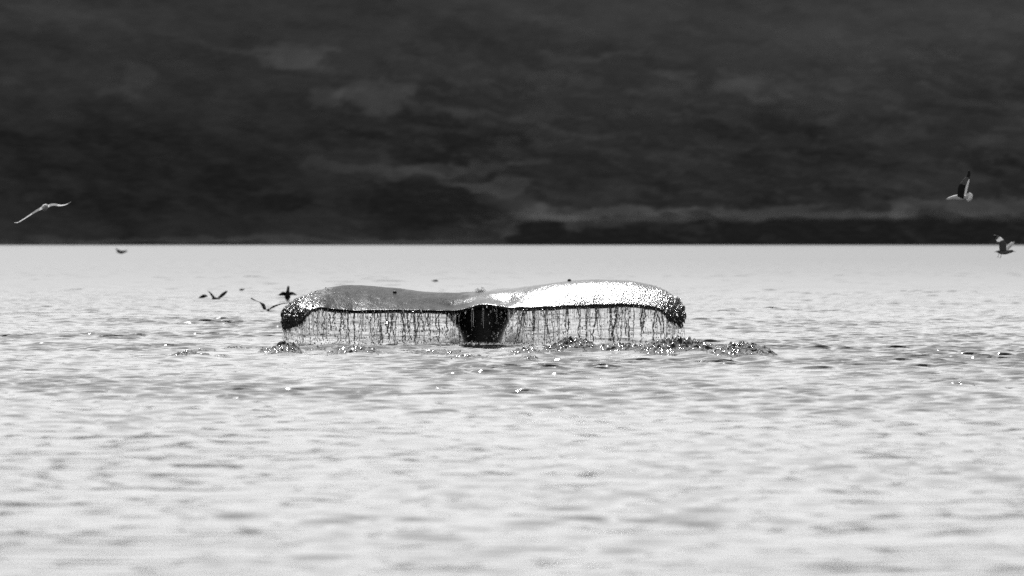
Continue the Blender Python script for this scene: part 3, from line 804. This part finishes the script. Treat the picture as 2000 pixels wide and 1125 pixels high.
bird('seabird', 'small dark bird skimming just below the far shoreline at left', 480,
     [(227, 492, 0, .5, 0), (231, 492, 0, 2, 0), (236, 492.5, 0, 3.2, 0), (242, 491.8, 0, 2.4, 0), (246, 491, 0, 1.5, 0), (249, 490.8, 0, .4, 0)],
     [[(240, 491, -.03, 232, 492, -.03, 1, 0), (234, 488.5, -.2, 229, 489.5, -.2, .7, 0), (227.5, 485.5, -.3, 225.5, 486.5, -.3, .3, 0)],
      [(241, 491, .03, 234, 492, .03, 1, 0), (246, 488.5, .2, 242, 490, .2, .6, 0), (249.5, 486, .3, 248, 487, .3, .3, 0)]], DM, 'bird', GF)
bird('seabird', 'hunched dark bird low over the water, left of the wing-spread one', 248,
     [(388, 582, 0, .5, 0), (393, 580.5, 0, 2, 0), (398, 578.5, 0, 3.2, 0), (402, 578, 0, 2.4, 0), (405.5, 579, 0, .7, 0)],
     [[(402, 577.5, -.03, 394, 580, -.03, 1, 0), (397, 575.5, -.1, 390, 580, -.1, .7, 0), (389, 581, -.14, 386.5, 583, -.14, .3, 0)],
      [(402, 577.5, .03, 395, 579, .03, 1, 0), (399, 574.8, .1, 394, 577, .1, .7, 0), (394, 577, .16, 391, 579, .16, .3, 0)]], DM, 'bird', GF)
bird('seabird', 'dark bird with wings raised in a wide V over the water', 246,
     [(412.5, 588, 0, .8, 0), (415, 585.5, 0, 3, 0), (418.5, 583.8, 0, 4, 0), (423, 584, 0, 2.9, 0), (427, 584.2, 0, 2, 0), (430, 584.5, 0, .6, 0)],
     [[(421, 583, -.02, 416, 584, -.03, 1.4, 0), (417, 576.5, -.08, 413, 578.5, -.08, 1.1, 0), (411.5, 571, -.12, 409.3, 572.5, -.12, .8, 0), (406, 567.5, -.14, 405.6, 568, -.14, .3, 0)],
      [(428, 584, .02, 422, 584, .03, 1.4, 0), (435, 579.5, .1, 428.5, 577, .1, 1.3, 0), (441, 574, .15, 434.5, 571.5, .15, 1.1, 0), (444.5, 569, .18, 441, 568, .18, .5, 0)]], DM, 'bird', GF)
bird('seabird', 'tiny dark bird sitting on the water left of the flukes', 285,
     [(467, 566, 0, .4, 0), (469, 566, 0, 1.5, 0), (472, 565.8, 0, 2.1, 0), (475, 565.5, 0, 1.5, 0), (476.5, 564.6, 0, 1.0, 0), (478, 564.8, 0, .3, 0)],
     [[(474, 564.6, -.03, 469, 565.6, -.04, .7, 0), (470, 565, -.05, 466.5, 566.2, -.05, .3, 0)]], DM, 'bird', GF)
bird('gull', 'pale-bodied gull with bent dark-tipped wings beside the left fluke', 205,
     [(523, 607, .12, .6, 0), (523.5, 606, .06, 2.2, 0), (524, 605, 0, 2.8, 0), (524.5, 604, -.07, 2.4, 0), (525, 603, -.12, 1.6, 0), (525, 603, -.14, .5, 0)],
     [[(514, 604, -.03, 521, 605.5, .04, 1, 2), (511, 597, -.06, 518.5, 599, .04, .9, 2), (506.5, 590.5, -.08, 515.5, 593, .02, .8, 2), (498, 585.8, -.05, 500.5, 588.3, .03, .6, 1), (491.5, 581.8, 0, 492, 585, .03, .9, 2), (489.5, 582, .02, 490, 583.5, .03, .3, 2)],
      [(525, 604, -.03, 526, 606.5, .08, 1, 0), (532, 598.5, -.06, 528.5, 604, .06, 1.2, 2), (538.5, 595.5, -.08, 536, 600, .04, 1, 2), (551, 592.5, -.05, 550, 594.5, .04, .6, 1), (566, 590.5, 0, 565, 592, .04, .6, 1), (575, 588, .03, 574, 589.5, .05, .5, 2), (583, 585, .05, 582, 586, .06, .3, 2)]], GM, 'gull', GF)
bird('seabird', 'dark long-necked bird with half-spread wings just above the left fluke', 240,
     [(561.5, 584, .05, 4.2, 2), (561.5, 581, .03, 5.6, 2), (561.7, 576.5, 0, 5.4, 2), (562, 571.5, 0, 4.2, 2), (562.5, 567, 0, 2.8, 2), (563, 562.5, 0, 2.4, 2), (563, 560, -.01, 2.3, 2), (563, 558.4, -.02, .8, 2)],
     [[(559, 571, -.03, 558, 578, .04, 1.6, 2), (552, 570, -.05, 553, 577.5, .04, 1.1, 2), (546, 574, -.04, 549, 577.5, .03, .7, 2), (543, 576, -.02, 544.5, 577.2, .02, .3, 2)],
      [(565, 571, -.03, 566, 577, .04, 1.6, 2), (571, 570, -.05, 571, 576, .04, 1.1, 2), (577, 573.5, -.04, 575.5, 576.5, .03, .7, 2), (580.5, 575.5, -.02, 578.5, 576.5, .02, .3, 2)]], DM, 'bird', GF,
     bill=[(563, 560, -.03), (563, 561, -.09)])
bird('seabird', 'speck of a bird low over the water beyond the middle of the flukes', 335,
     [(844, 548.6, 0, .4, 0), (847, 548.5, 0, 1.4, 0), (850.5, 548.3, 0, 2.2, 0), (853.5, 548.2, 0, 1.7, 0), (856, 548.6, 0, .5, 0)],
     [[(853, 547.5, -.03, 848, 548.5, -.03, .8, 0), (848, 547.4, -.15, 844, 548.2, -.15, .5, 0), (842, 548.2, -.2, 840.5, 548.8, -.2, .25, 0)]], DM, 'bird', GF)
